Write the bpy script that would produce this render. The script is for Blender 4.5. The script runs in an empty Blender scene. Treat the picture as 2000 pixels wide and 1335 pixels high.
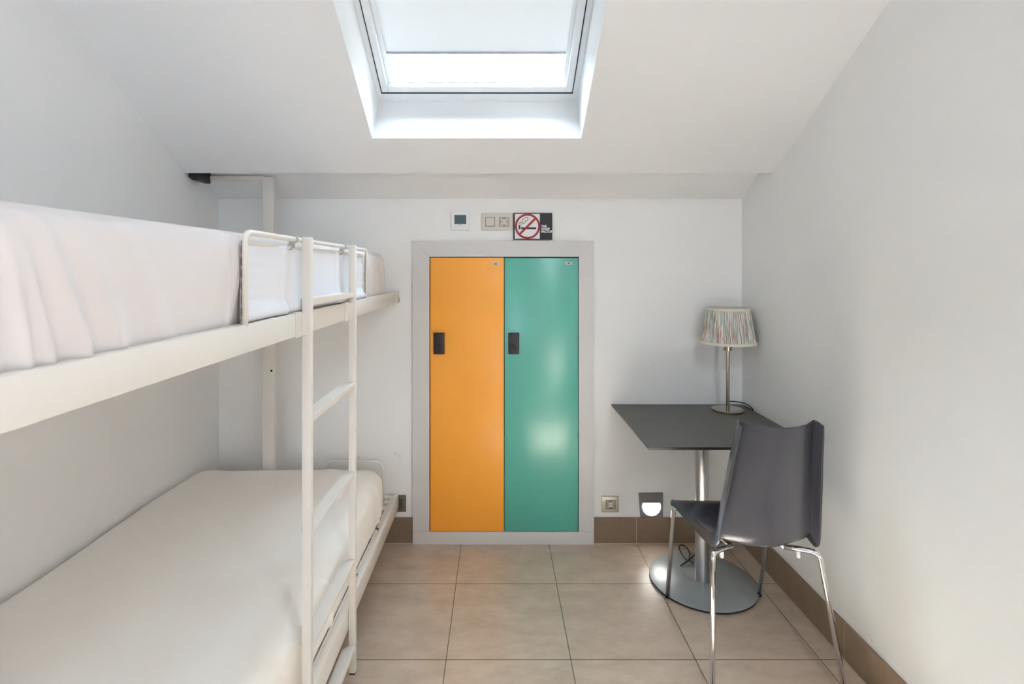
import bpy, bmesh, math, random
from mathutils import Vector, Matrix, noise
C = bpy.context.scene
PI = math.pi
random.seed(7)

# ------------------------------------------------------------------ camera
W, H = 2000, 1335
FPX = 1020.0            # focal length in photo pixels
VX, VY = 971.0, 527.0   # where the lines of depth meet
CAMZ = 1.411
cam_d = bpy.data.cameras.new('camera')
cam = bpy.data.objects.new('camera', cam_d)
C.collection.objects.link(cam)
cam.location = (0, 0, CAMZ)
cam.rotation_euler = (PI / 2, 0, 0)
cam_d.sensor_width = 36
cam_d.lens = FPX / W * 36
cam_d.shift_x = (W / 2 - VX) / W
cam_d.shift_y = -(H / 2 - VY) / W
cam_d.clip_start = 0.02
cam_d.dof.use_dof = True
cam_d.dof.focus_distance = 2.3
cam_d.dof.aperture_fstop = 7.0
C.camera = cam

# ------------------------------------------------------------------ light
w = bpy.data.worlds.new('sky')
C.world = w
w.use_nodes = True
bg = w.node_tree.nodes['Background']
bg.inputs['Color'].default_value = (0.69, 0.86, 1.0, 1)
bg.inputs['Strength'].default_value = 44.0

sun_d = bpy.data.lights.new('sun', 'SUN')
sun_d.energy = 330.0
sun_d.angle = math.radians(5.5)
sun_d.color = (0.84, 0.94, 1.0)
sun = bpy.data.objects.new('sun', sun_d)
C.collection.objects.link(sun)
sun.location = (-0.6, 3.1, 4.5)
sun.rotation_euler = Vector((0.60, -0.68, -2.27)).to_track_quat('-Z', 'Y').to_euler()


def portal(name, loc, direction, sx, sy):
    d = bpy.data.lights.new(name, 'AREA')
    d.shape = 'RECTANGLE'; d.size = sx; d.size_y = sy
    d.cycles.is_portal = True
    o = bpy.data.objects.new(name, d)
    C.collection.objects.link(o)
    o.location = loc
    o.rotation_euler = Vector(direction).to_track_quat('-Z', 'Y').to_euler()
    return o


C.view_settings.view_transform = 'Standard'
C.view_settings.look = 'None'
C.view_settings.gamma = 1
C.view_settings.use_curve_mapping = False
C.view_settings.exposure = 0.18
C.cycles.use_denoising = True
C.cycles.max_bounces = 16
C.cycles.diffuse_bounces = 10
C.cycles.glossy_bounces = 6
C.cycles.transparent_max_bounces = 12
C.cycles.transmission_bounces = 8
C.cycles.sample_clamp_indirect = 25.0
C.cycles.caustics_reflective = False
C.cycles.caustics_refractive = False

# room numbers
XL, XR, YB, YR = -1.439, 1.267, 2.703, -1.7
EY, EZ = 2.405, 1.8566                 # lower edge of the sloping ceiling
ANG = math.radians(30.67)
CU, SU = math.cos(ANG), math.sin(ANG)
ZC = 2.78
# skylight opening on the slope
SX0, SX1, SS0, SS1 = -0.530, 0.356, 0.221, 1.42


def slope(x, s, t):
    """a point on the slope: s up the slope, t outwards through it"""
    return Vector((x, EY - CU * s + SU * t, EZ + SU * s + CU * t))


def P(px, py, d):
    return Vector(((px - VX) * d / FPX, d, CAMZ - (py - VY) * d / FPX))


# ------------------------------------------------------------------ materials
def lin(c):
    c = c / 255.0
    return c / 12.92 if c <= 0.04045 else ((c + 0.055) / 1.055) ** 2.4


def rgb(r, g, b):
    return (lin(r), lin(g), lin(b), 1.0)


def mat(name, col, rough=0.5, metal=0.0, spec=0.5, mottle=0.0, mscale=8.0, bump=0.0, bscale=60.0,
        coat=0.0, coat_rough=0.1, sheen=0.0, col2=None):
    m = bpy.data.materials.new(name)
    m.use_nodes = True
    nt = m.node_tree
    b = nt.nodes['Principled BSDF']
    b.inputs['Base Color'].default_value = col
    b.inputs['Roughness'].default_value = rough
    b.inputs['Metallic'].default_value = metal
    b.inputs['Specular IOR Level'].default_value = spec
    b.inputs['Coat Weight'].default_value = coat
    b.inputs['Coat Roughness'].default_value = coat_rough
    b.inputs['Sheen Weight'].default_value = sheen
    tc = nt.nodes.new('ShaderNodeTexCoord')
    n = nt.nodes.new('ShaderNodeTexNoise')
    n.inputs['Scale'].default_value = mscale
    n.inputs['Detail'].default_value = 6
    nt.links.new(tc.outputs['Object'], n.inputs['Vector'])
    r = nt.nodes.new('ShaderNodeValToRGB')
    r.color_ramp.elements[0].position = 0.3
    r.color_ramp.elements[1].position = 0.7
    if col2 is None:
        k = 1.0 - mottle
        col2 = (col[0] * k, col[1] * k, col[2] * k, 1)
    r.color_ramp.elements[0].color = col2
    r.color_ramp.elements[1].color = col
    nt.links.new(n.outputs['Fac'], r.inputs['Fac'])
    nt.links.new(r.outputs['Color'], b.inputs['Base Color'])
    if bump > 0:
        n2 = nt.nodes.new('ShaderNodeTexNoise')
        n2.inputs['Scale'].default_value = bscale
        n2.inputs['Detail'].default_value = 4
        nt.links.new(tc.outputs['Object'], n2.inputs['Vector'])
        bp = nt.nodes.new('ShaderNodeBump')
        bp.inputs['Strength'].default_value = bump
        bp.inputs['Distance'].default_value = 0.004
        nt.links.new(n2.outputs['Fac'], bp.inputs['Height'])
        nt.links.new(bp.outputs['Normal'], b.inputs['Normal'])
    return m


M_wall = mat('white_wall_paint', (0.84, 0.84, 0.84, 1), 0.55, spec=0.3, mottle=0.025, mscale=2.5, bump=0.10, bscale=22)
M_ceil = mat('white_ceiling_paint', (0.84, 0.84, 0.845, 1), 0.8, spec=0.2, mottle=0.02, mscale=2.0, bump=0.10, bscale=16)
M_tileb = mat('baseboard_tile', rgb(132, 112, 92), 0.45, mottle=0.22, mscale=9, bump=0.05)
M_grout = mat('light_grout', rgb(196, 184, 168), 0.8, mottle=0.2, mscale=40)
M_pvc = mat('white_lacquered_wood', (0.82, 0.85, 0.88, 1), 0.35, mottle=0.02)
M_gasket = mat('dark_rubber', rgb(45, 48, 52), 0.6, mottle=0.1)
M_metalw = mat('white_powder_coated_steel', rgb(224, 219, 213), 0.32, mottle=0.02, mscale=14, bump=0.03, bscale=120)
M_lframe = mat('pale_grey_frame', rgb(207, 205, 205), 0.42, mottle=0.02, mscale=3)
M_orange = mat('orange_laminate', (0.92, 0.39, 0.048, 1), 0.32, mottle=0.04, mscale=2.5, spec=0.5)
M_teal = mat('teal_laminate', (0.070, 0.385, 0.315, 1), 0.285, mottle=0.03, mscale=2.5, spec=1.0)
M_black = mat('black_plastic', rgb(34, 32, 34), 0.38, mottle=0.15, mscale=60)
M_dark = mat('dark_gap', rgb(22, 18, 14), 0.9, mottle=0.1)
M_plastic = mat('white_plastic', (0.83, 0.83, 0.84, 1), 0.35, mottle=0.02)
M_silverp = mat('silver_grey_plastic', rgb(206, 202, 192), 0.38, mottle=0.03, mscale=30)
M_champ = mat('champagne_metal_plate', rgb(196, 190, 174), 0.34, metal=0.55, mottle=0.04, mscale=30)
M_bronze = mat('dark_bronze_plate', rgb(112, 104, 92), 0.4, metal=0.3, mottle=0.05, mscale=30)
M_gplate = mat('grey_plate', rgb(108, 105, 106), 0.45, metal=0.2, mottle=0.05, mscale=30)
M_lcd = mat('lcd_screen', rgb(72, 92, 94), 0.18, mottle=0.1, mscale=60)
M_desk = mat('charcoal_laminate', rgb(82, 80, 77), 0.42, mottle=0.08, mscale=5, bump=0.04, bscale=200)
M_edge = mat('black_edge', rgb(30, 29, 30), 0.35, mottle=0.1)
M_column = mat('brushed_steel', rgb(200, 201, 206), 0.32, metal=1.0, mottle=0.06, mscale=20)
M_basep = mat('silver_painted_steel', rgb(168, 176, 180), 0.34, metal=0.35, mottle=0.10, mscale=14, bump=0.05, bscale=90)
M_chrome = mat('chrome', rgb(226, 224, 226), 0.07, metal=1.0, mottle=0.03, mscale=30)
M_nickel = mat('brushed_nickel', rgb(176, 164, 150), 0.20, metal=1.0, mottle=0.10, mscale=40)
M_shell = mat('dark_grey_plastic', rgb(61, 61, 69), 0.23, mottle=0.05, mscale=8, bump=0.04, bscale=300, spec=0.5)
M_sheet = mat('white_cotton_sheet', (0.69, 0.645, 0.64, 1), 0.9, spec=0.1, mottle=0.02, mscale=5, bump=0.12, bscale=9, sheen=0.2)
M_sheet2 = mat('cream_cotton_sheet', (0.875, 0.84, 0.795, 1), 0.9, spec=0.1, mottle=0.02, mscale=5, bump=0.10, bscale=7, sheen=0.2)
M_panel = mat('white_guard_fabric', (0.76, 0.76, 0.80, 1), 0.85, spec=0.1, mottle=0.02, mscale=6, bump=0.2, bscale=14)
M_stitch = mat('dark_stitching', rgb(110, 98, 92), 0.9, mottle=0.1)
M_clip = mat('grey_metal_clip', rgb(178, 175, 172), 0.4, metal=0.2, mottle=0.1, mscale=50)
M_trimf = mat('cream_trim', rgb(222, 216, 203), 0.85, mottle=0.05, mscale=60)
M_signw = mat('sign_white', (0.82, 0.81, 0.82, 1), 0.3, mottle=0.01)
M_signk = mat('sign_black', rgb(24, 23, 26), 0.28, mottle=0.15, mscale=30)
M_signr = mat('sign_red', rgb(150, 30, 45), 0.3, mottle=0.05, mscale=30)
M_signg = mat('sign_grey', rgb(95, 95, 95), 0.4, mottle=0.05)
M_tag = mat('pale_tag', rgb(206, 192, 172), 0.35, metal=0.3, mottle=0.05, mscale=90)


def add_scuffs(m, pts):
    """a few small grey marks on the paint"""
    nt = m.node_tree
    b = nt.nodes['Principled BSDF']
    src = b.inputs['Base Color'].links[0].from_socket
    tc = nt.nodes.new('ShaderNodeTexCoord')
    nz_ = nt.nodes.new('ShaderNodeTexNoise'); nz_.inputs['Scale'].default_value = 160
    nt.links.new(tc.outputs['Object'], nz_.inputs['Vector'])
    cur = None
    for (p, r) in pts:
        d = nt.nodes.new('ShaderNodeVectorMath'); d.operation = 'DISTANCE'
        nt.links.new(tc.outputs['Object'], d.inputs[0]); d.inputs[1].default_value = p
        mr = nt.nodes.new('ShaderNodeMapRange')
        mr.inputs['From Min'].default_value = r; mr.inputs['From Max'].default_value = r * 0.2
        nt.links.new(d.outputs['Value'], mr.inputs['Value'])
        if cur is None:
            cur = mr.outputs[0]
        else:
            mx_ = nt.nodes.new('ShaderNodeMath'); mx_.operation = 'MAXIMUM'
            nt.links.new(cur, mx_.inputs[0]); nt.links.new(mr.outputs[0], mx_.inputs[1]); cur = mx_.outputs[0]
    th = nt.nodes.new('ShaderNodeMapRange')
    th.inputs['From Min'].default_value = 0.45; th.inputs['From Max'].default_value = 0.6; th.inputs['To Max'].default_value = 0.6
    nt.links.new(nz_.outputs['Fac'], th.inputs['Value'])
    ml = nt.nodes.new('ShaderNodeMath'); ml.operation = 'MULTIPLY'
    nt.links.new(cur, ml.inputs[0]); nt.links.new(th.outputs[0], ml.inputs[1])
    mix = nt.nodes.new('ShaderNodeMix'); mix.data_type = 'RGBA'
    nt.links.new(ml.outputs[0], mix.inputs[0]); nt.links.new(src, mix.inputs[6])
    mix.inputs[7].default_value = (0.42, 0.36, 0.35, 1)
    nt.links.new(mix.outputs[2], b.inputs['Base Color'])


def mat_emit(name, col, strength):
    m = bpy.data.materials.new(name)
    m.use_nodes = True
    b = m.node_tree.nodes['Principled BSDF']
    b.inputs['Base Color'].default_value = (0.9, 0.9, 0.9, 1)
    b.inputs['Emission Color'].default_value = col
    b.inputs['Emission Strength'].default_value = strength
    return m


add_scuffs(M_wall, [(tuple(P(1277, 711, YB)), 0.008), (tuple(P(1280, 722, YB)), 0.007), (tuple(P(701, 893, YB)), 0.012), (tuple(P(773, 886, YB)), 0.012), (tuple(P(781, 890, YB)), 0.010),
                    (tuple(P(1098, 429, YB)), 0.007), (tuple(P(1285, 475, YB)), 0.006),
                    ((XR, 2.030, 0.190), 0.014), ((XR, 2.000, 0.184), 0.012), ((XR, 1.778, 0.168), 0.009), ((XR, 1.765, 0.158), 0.007), ((XR, 2.1, 0.62), 0.006)])
M_led = mat_emit('lit_led_diffuser', (1.0, 0.95, 0.86, 1), 22.0)


def mat_glass():
    m = bpy.data.materials.new('window_glass')
    m.use_nodes = True
    nt = m.node_tree
    nt.nodes.clear()
    out = nt.nodes.new('ShaderNodeOutputMaterial')
    mix = nt.nodes.new('ShaderNodeMixShader')
    tr = nt.nodes.new('ShaderNodeBsdfTransparent')
    tr.inputs['Color'].default_value = (0.93, 0.95, 0.95, 1)
    gl = nt.nodes.new('ShaderNodeBsdfGlossy')
    gl.inputs['Roughness'].default_value = 0.02
    fr = nt.nodes.new('ShaderNodeFresnel')
    fr.inputs['IOR'].default_value = 1.45
    nt.links.new(fr.outputs[0], mix.inputs[0])
    nt.links.new(tr.outputs[0], mix.inputs[1])
    nt.links.new(gl.outputs[0], mix.inputs[2])
    nt.links.new(mix.outputs[0], out.inputs['Surface'])
    return m


M_glass = mat_glass()


def mat_blind():
    m = bpy.data.materials.new('white_blind_fabric')
    m.use_nodes = True
    nt = m.node_tree
    nt.nodes.clear()
    out = nt.nodes.new('ShaderNodeOutputMaterial')
    mix = nt.nodes.new('ShaderNodeMixShader')
    df = nt.nodes.new('ShaderNodeBsdfDiffuse')
    tl = nt.nodes.new('ShaderNodeBsdfTranslucent')
    tc = nt.nodes.new('ShaderNodeTexCoord')
    wv = nt.nodes.new('ShaderNodeTexNoise')
    wv.inputs['Scale'].default_value = 3
    rp = nt.nodes.new('ShaderNodeValToRGB')
    rp.color_ramp.elements[0].color = (0.80, 0.83, 0.85, 1)
    rp.color_ramp.elements[1].color = (0.82, 0.85, 0.87, 1)
    nt.links.new(tc.outputs['Object'], wv.inputs['Vector'])
    nt.links.new(wv.outputs['Fac'], rp.inputs['Fac'])
    nt.links.new(rp.outputs['Color'], df.inputs['Color'])
    tl.inputs['Color'].default_value = (0.72, 0.80, 0.86, 1)
    mix.inputs[0].default_value = 0.002
    nt.links.new(df.outputs[0], mix.inputs[1])
    nt.links.new(tl.outputs[0], mix.inputs[2])
    nt.links.new(mix.outputs[0], out.inputs['Surface'])
    return m


M_blind = mat_blind()


def mat_floor():
    m = bpy.data.materials.new('floor_tiles')
    m.use_nodes = True
    nt = m.node_tree
    b = nt.nodes['Principled BSDF']
    tc = nt.nodes.new('ShaderNodeTexCoord')
    mp = nt.nodes.new('ShaderNodeMapping')
    mp.inputs['Location'].default_value = (-0.267, -0.5197, 0)
    nt.links.new(tc.outputs['Object'], mp.inputs['Vector'])
    br = nt.nodes.new('ShaderNodeTexBrick')
    br.offset = 0.0
    br.squash = 1.0
    br.inputs['Scale'].default_value = 1.0
    br.inputs['Brick Width'].default_value = 0.452
    br.inputs['Row Height'].default_value = 0.4575
    br.inputs['Mortar Size'].default_value = 0.0016
    br.inputs['Mortar Smooth'].default_value = 0.1
    br.inputs['Color1'].default_value = (0.93, 0.93, 0.93, 1)
    br.inputs['Color2'].default_value = (1.0, 1.0, 1.0, 1)
    nt.links.new(mp.outputs[0], br.inputs['Vector'])
    # streaky cement look
    mp2 = nt.nodes.new('ShaderNodeMapping')
    mp2.inputs['Scale'].default_value = (1.0, 1.9, 1)
    nt.links.new(tc.outputs['Object'], mp2.inputs['Vector'])
    n1 = nt.nodes.new('ShaderNodeTexNoise')
    n1.inputs['Scale'].default_value = 6.0
    n1.inputs['Detail'].default_value = 9
    n1.inputs['Roughness'].default_value = 0.72
    n1.inputs['Distortion'].default_value = 0.15
    nt.links.new(mp2.outputs[0], n1.inputs['Vector'])
    r1 = nt.nodes.new('ShaderNodeValToRGB')
    r1.color_ramp.elements[0].position = 0.20
    r1.color_ramp.elements[1].position = 0.80
    r1.color_ramp.elements[0].color = (0.38, 0.295, 0.22, 1)
    r1.color_ramp.elements[1].color = (0.70, 0.565, 0.455, 1)
    nt.links.new(n1.outputs['Fac'], r1.inputs['Fac'])
    mul = nt.nodes.new('ShaderNodeMix')
    mul.data_type = 'RGBA'; mul.blend_type = 'MULTIPLY'
    mul.inputs[0].default_value = 1.0
    nt.links.new(r1.outputs['Color'], mul.inputs[6])
    nt.links.new(br.outputs['Color'], mul.inputs[7])
    gm = nt.nodes.new('ShaderNodeMix')
    gm.data_type = 'RGBA'
    nt.links.new(br.outputs['Fac'], gm.inputs[0])
    nt.links.new(mul.outputs[2], gm.inputs[6])
    gm.inputs[7].default_value = (0.075, 0.058, 0.042, 1)
    nt.links.new(gm.outputs[2], b.inputs['Base Color'])
    r2 = nt.nodes.new('ShaderNodeMapRange')
    r2.inputs['To Min'].default_value = 0.29
    r2.inputs['To Max'].default_value = 0.36
    nt.links.new(n1.outputs['Fac'], r2.inputs['Value'])
    nt.links.new(r2.outputs[0], b.inputs['Roughness'])
    b.inputs['Specular IOR Level'].default_value = 0.75
    bp = nt.nodes.new('ShaderNodeBump')
    bp.inputs['Strength'].default_value = 0.35
    bp.inputs['Distance'].default_value = 0.001
    bp.invert = True
    nt.links.new(br.outputs['Fac'], bp.inputs['Height'])
    nt.links.new(bp.outputs['Normal'], b.inputs['Normal'])
    return m


M_floor = mat_floor()


def mat_shade():
    """cream pleated fabric with teal, grey, brown and red strands; uv.x runs round, uv.y up"""
    m = bpy.data.materials.new('pleated_strand_fabric')
    m.use_nodes = True
    nt = m.node_tree
    b = nt.nodes['Principled BSDF']
    b.inputs['Roughness'].default_value = 0.85
    uv = nt.nodes.new('ShaderNodeUVMap'); uv.uv_map = 'UVMap'
    def strands(sx, sy, shear, lo, hi, seed):
        sep = nt.nodes.new('ShaderNodeSeparateXYZ')
        nt.links.new(uv.outputs[0], sep.inputs[0])
        mad = nt.nodes.new('ShaderNodeMath'); mad.operation = 'MULTIPLY_ADD'
        mad.inputs[1].default_value = shear
        nt.links.new(sep.outputs['Y'], mad.inputs[0]); nt.links.new(sep.outputs['X'], mad.inputs[2])
        cmb = nt.nodes.new('ShaderNodeCombineXYZ')
        mx = nt.nodes.new('ShaderNodeMath'); mx.operation = 'MULTIPLY'; mx.inputs[1].default_value = sx
        my = nt.nodes.new('ShaderNodeMath'); my.operation = 'MULTIPLY'; my.inputs[1].default_value = sy
        nt.links.new(mad.outputs[0], mx.inputs[0]); nt.links.new(sep.outputs['Y'], my.inputs[0])
        nt.links.new(mx.outputs[0], cmb.inputs[0]); nt.links.new(my.outputs[0], cmb.inputs[1])
        cmb.inputs[2].default_value = seed
        n = nt.nodes.new('ShaderNodeTexNoise')
        n.inputs['Scale'].default_value = 1; n.inputs['Detail'].default_value = 1
        nt.links.new(cmb.outputs[0], n.inputs['Vector'])
        r = nt.nodes.new('ShaderNodeMapRange')
        r.inputs['From Min'].default_value = lo; r.inputs['From Max'].default_value = hi
        nt.links.new(n.outputs['Fac'], r.inputs['Value'])
        return r.outputs[0]
    cur = None
    col = (0.74, 0.71, 0.63, 1)
    layers = [(230, 1.2, 0.010, 0.52, 0.60, 1.3, (0.33, 0.30, 0.27, 1)),
              (130, 1.0, -0.012, 0.61, 0.66, 7.7, (0.22, 0.40, 0.40, 1)),
              (260, 1.6, 0.014, 0.60, 0.66, 13.1, (0.34, 0.22, 0.15, 1)),
              (200, 2.2, -0.008, 0.65, 0.70, 23.9, (0.55, 0.09, 0.09, 1)),
              (210, 1.3, 0.004, 0.58, 0.64, 31.2, (0.50, 0.50, 0.47, 1))]
    for (sx, sy, sh, lo, hi, sd, c2) in layers:
        f = strands(sx, sy, sh, lo, hi, sd)
        mx = nt.nodes.new('ShaderNodeMix'); mx.data_type = 'RGBA'
        nt.links.new(f, mx.inputs[0])
        if cur is None:
            mx.inputs[6].default_value = col
        else:
            nt.links.new(cur, mx.inputs[6])
        mx.inputs[7].default_value = c2
        cur = mx.outputs[2]
    nt.links.new(cur, b.inputs['Base Color'])
    return m


M_shade = mat_shade()

# ------------------------------------------------------------------ mesh helpers
def new_bm():
    return bmesh.new()


def box(bm, x0, x1, y0, y1, z0, z1, bevel=0.0, seg=2, mi=0, xf=None):
    vs = [bm.verts.new((x, y, z)) for x in (x0, x1) for y in (y0, y1) for z in (z0, z1)]
    idx = [(0, 1, 3, 2), (4, 6, 7, 5), (0, 4, 5, 1), (2, 3, 7, 6), (0, 2, 6, 4), (1, 5, 7, 3)]
    fs = [bm.faces.new([vs[i] for i in f]) for f in idx]
    for f in fs:
        f.material_index = mi
    if bevel > 0:
        es = list({e for f in fs for e in f.edges})
        r = bmesh.ops.bevel(bm, geom=es, offset=bevel, segments=seg, affect='EDGES', profile=0.5)
        vs = list({v for f in r['faces'] for v in f.verts} | {v for v in vs if v.is_valid})
        for f in r['faces']:
            f.material_index = mi
    if xf:
        for v in vs:
            if v.is_valid:
                v.co = xf(v.co)
    return vs


def sbox(bm, x0, x1, s0, s1, t0, t1, bevel=0.0, mi=0):
    """a box in the slope's own axes"""
    box(bm, x0, x1, s0, s1, t0, t1, bevel, mi=mi, xf=lambda c: slope(c.x, c.y, c.z))


def tube(bm, pts, r, n=12, closed=False, cap=True, mi=0):
    pts = [Vector(p) for p in pts]
    m = len(pts)
    rs = r if isinstance(r, (list, tuple)) else [r] * m
    rings = []
    up = None
    for i, p in enumerate(pts):
        if closed:
            t = (pts[(i + 1) % m] - pts[i - 1]).normalized()
        elif i == 0:
            t = (pts[1] - p).normalized()
        elif i == m - 1:
            t = (p - pts[i - 1]).normalized()
        else:
            t = ((pts[i + 1] - p).normalized() + (p - pts[i - 1]).normalized()).normalized()
        if up is None:
            a = Vector((0, 0, 1)) if abs(t.z) < 0.9 else Vector((1, 0, 0))
            up = (a - t * a.dot(t)).normalized()
        else:
            up = (up - t * up.dot(t)).normalized()
        s = t.cross(up)
        rings.append([bm.verts.new(p + (up * math.cos(2 * PI * k / n) + s * math.sin(2 * PI * k / n)) * rs[i]) for k in range(n)])
    for i in range(m if closed else m - 1):
        a, b = rings[i], rings[(i + 1) % m]
        for k in range(n):
            f = bm.faces.new((a[k], a[(k + 1) % n], b[(k + 1) % n], b[k]))
            f.smooth = True; f.material_index = mi
    if cap and not closed:
        bm.faces.new(list(reversed(rings[0]))).material_index = mi
        bm.faces.new(rings[-1]).material_index = mi


def arc_path(pts, rad, seg=8):
    """round the inner corners of a polyline"""
    pts = [Vector(p) for p in pts]
    out = [pts[0]]
    for i in range(1, len(pts) - 1):
        a, p, b = pts[i - 1], pts[i], pts[i + 1]
        r = rad[i - 1] if isinstance(rad, (list, tuple)) else rad
        u = (a - p).normalized(); v = (b - p).normalized()
        r = min(r, (a - p).length * 0.49, (b - p).length * 0.49)
        p0 = p + u * r; p1 = p + v * r
        for k in range(seg + 1):
            t = k / seg
            out.append(p0 * (1 - t) ** 2 + p * 2 * t * (1 - t) + p1 * t ** 2)
    out.append(pts[-1])
    return out


def smooth_path(pts, sub=8):
    """catmull rom through the points"""
    pts = [Vector(p) for p in pts]
    q = [pts[0] * 2 - pts[1]] + pts + [pts[-1] * 2 - pts[-2]]
    out = []
    for i in range(1, len(q) - 2):
        for k in range(sub):
            t = k / sub
            a, b, c, d = q[i - 1], q[i], q[i + 1], q[i + 2]
            out.append(0.5 * ((2 * b) + (c - a) * t + (2 * a - 5 * b + 4 * c - d) * t * t + (3 * b - a - 3 * c + d) * t ** 3))
    out.append(pts[-1])
    return out


def lathe(bm, prof, cx, cy, n=48, mi=0, smooth=True):
    rings = []
    for (r, z) in prof:
        if r < 1e-6:
            rings.append([bm.verts.new((cx, cy, z))])
        else:
            rings.append([bm.verts.new((cx + r * math.cos(2 * PI * k / n), cy + r * math.sin(2 * PI * k / n), z)) for k in range(n)])
    for i in range(len(rings) - 1):
        a, b = rings[i], rings[i + 1]
        for k in range(n):
            k2 = (k + 1) % n
            if len(a) == 1 and len(b) == 1:
                continue
            if len(a) == 1:
                f = bm.faces.new((a[0], b[k2], b[k]))
            elif len(b) == 1:
                f = bm.faces.new((a[k], a[k2], b[0]))
            else:
                f = bm.faces.new((a[k], a[k2], b[k2], b[k]))
            f.smooth = smooth; f.material_index = mi


def prism(bm, pts2, y0, y1, mi=0, plane='XZ'):
    """extrude an outline (x, z) from y0 to y1"""
    def co(p, y):
        return (p[0], y, p[1]) if plane == 'XZ' else ((p[0], p[1], y) if plane == 'XY' else (y, p[0], p[1]))
    a = [bm.verts.new(co(p, y0)) for p in pts2]
    b = [bm.verts.new(co(p, y1)) for p in pts2]
    n = len(a)
    bm.faces.new(a).material_index = mi
    bm.faces.new(list(reversed(b))).material_index = mi
    for i in range(n):
        bm.faces.new((a[i], b[i], b[(i + 1) % n], a[(i + 1) % n])).material_index = mi


def obj(name, bm, mats, parent=None, sharp=None, recalc=True):
    if recalc:
        bmesh.ops.recalc_face_normals(bm, faces=bm.faces)
    me = bpy.data.meshes.new(name)
    bm.to_mesh(me); bm.free()
    for m in (mats if isinstance(mats, (list, tuple)) else [mats]):
        me.materials.append(m)
    o = bpy.data.objects.new(name, me)
    C.collection.objects.link(o)
    if parent is not None:
        o.parent = parent
        o.matrix_parent_inverse = parent.matrix_basis.inverted()
    if sharp is not None:
        for p in me.polygons:
            p.use_smooth = True
        me.set_sharp_from_angle(angle=math.radians(sharp))
    return o


def tag(o, label, cat, group=None):
    o['label'] = label; o['category'] = cat
    if group:
        o['group'] = group
    return o


def thing(name, label, cat, loc=(0, 0, 0), group=None):
    o = bpy.data.objects.new(name, None)
    C.collection.objects.link(o)
    o.location = loc
    o.empty_display_size = 0.1
    bpy.context.view_layer.update()
    return tag(o, label, cat, group)


def struct(name, bm, mats, parent=None, **k):
    o = obj(name, bm, mats, parent, **k)
    o['kind'] = 'structure'
    return o


# ------------------------------------------------------------------ the room
bm = new_bm(); box(bm, XL - 0.12, XR + 0.12, YR - 0.12, YB + 0.12, -0.10, 0.0); struct('floor', bm, M_floor)
bm = new_bm(); box(bm, XL - 0.12, XR + 0.12, YB, YB + 0.12, 0.0, 2.3); struct('wall_back', bm, M_wall)
bm = new_bm(); box(bm, XL - 0.12, XL, YR - 0.12, YB, 0.0, 3.2); struct('wall_left', bm, M_wall)
bm = new_bm(); box(bm, XR, XR + 0.12, YR - 0.12, YB, 0.0, 3.2); struct('wall_right', bm, M_wall)
# wall behind the camera with a window opening added for fill light
WX0, WX1, WZ0, WZ1 = -1.26, -0.80, 1.35, 1.81
bm = new_bm()
box(bm, XL, WX0, YR - 0.12, YR, 0, ZC); box(bm, WX1, XR, YR - 0.12, YR, 0, ZC)
box(bm, WX0, WX1, YR - 0.12, YR, 0, WZ0); box(bm, WX0, WX1, YR - 0.12, YR, WZ1, ZC)
struct('wall_rear', bm, M_wall)
# sloping ceiling, cut for the skylight, stepping back above its lower edge
T = 0.36
S_TOP = (ZC - EZ) / SU
bm = new_bm()
SXL, SXR = XL - 0.0, XR + 0.0
sbox(bm, SXL, SX0, 0.0, S_TOP + 0.25, 0, T)
sbox(bm, SX1, SXR, 0.0, S_TOP + 0.25, 0, T)
sbox(bm, SX0, SX1, 0.0, SS0, 0, T)
sbox(bm, SX0, SX1, SS1, S_TOP + 0.25, 0, T)
sbox(bm, SXL, SXR, -0.50, 0.0, 0.085, T)
struct('ceiling', bm, M_ceil)
bm = new_bm()
y_top = EY - CU * S_TOP
box(bm, XL, XR, YR - 0.12, y_top, ZC, ZC + 0.12)
struct('ceiling_flat', bm, M_ceil)


# baseboard tiles
def baseboard(name, axis, fixed, a0, a1, joints, z1, thick, facing):
    bm = new_bm()
    cuts = [a0] + sorted(j for j in joints if a0 + 0.01 < j < a1 - 0.01) + [a1]
    g = 0.0016
    for i in range(len(cuts) - 1):
        p0 = cuts[i] + (g if i else 0); p1 = cuts[i + 1] - (g if i < len(cuts) - 2 else 0)
        f0, f1 = sorted((fixed, fixed + facing * thick))
        if axis == 'x':
            box(bm, p0, p1, f0, f1, 0.004, z1, 0.0008, 1)
        else:
            box(bm, f0, f1, p0, p1, 0.004, z1, 0.0008, 1)
    f0, f1 = sorted((fixed, fixed + facing * (thick - 0.0012)))
    h0, h1 = sorted((fixed, fixed + facing * (thick + 0.0015)))
    if axis == 'x':
        box(bm, a0, a1, f0, f1, 0.0, z1 - 0.0015, mi=1)
        box(bm, a0, a1, h0, h1, 0.0, 0.004, mi=1)
    else:
        box(bm, f0, f1, a0, a1, 0.0, z1 - 0.0015, mi=1)
        box(bm, h0, h1, a0, a1, 0.0, 0.004, mi=1)
    return struct(name, bm, [M_tileb, M_grout])


JX = [0.267 + 0.452 * k for k in range(-5, 4)]
JY = [2.348 - 0.4575 * k for k in range(0, 10)]
BT = 0.011
baseboard('baseboard_back_right', 'x', YB, 0.499, XR - BT, JX, 0.134, BT, -1)
baseboard('baseboard_back_left', 'x', YB, XL + BT, -0.436, JX, 0.134, BT, -1)
baseboard('baseboard_right', 'y', XR, YR, YB, JY, 0.134, BT, -1)
baseboard('baseboard_left', 'y', XL, YR, YB, JY, 0.134, BT, 1)

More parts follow.
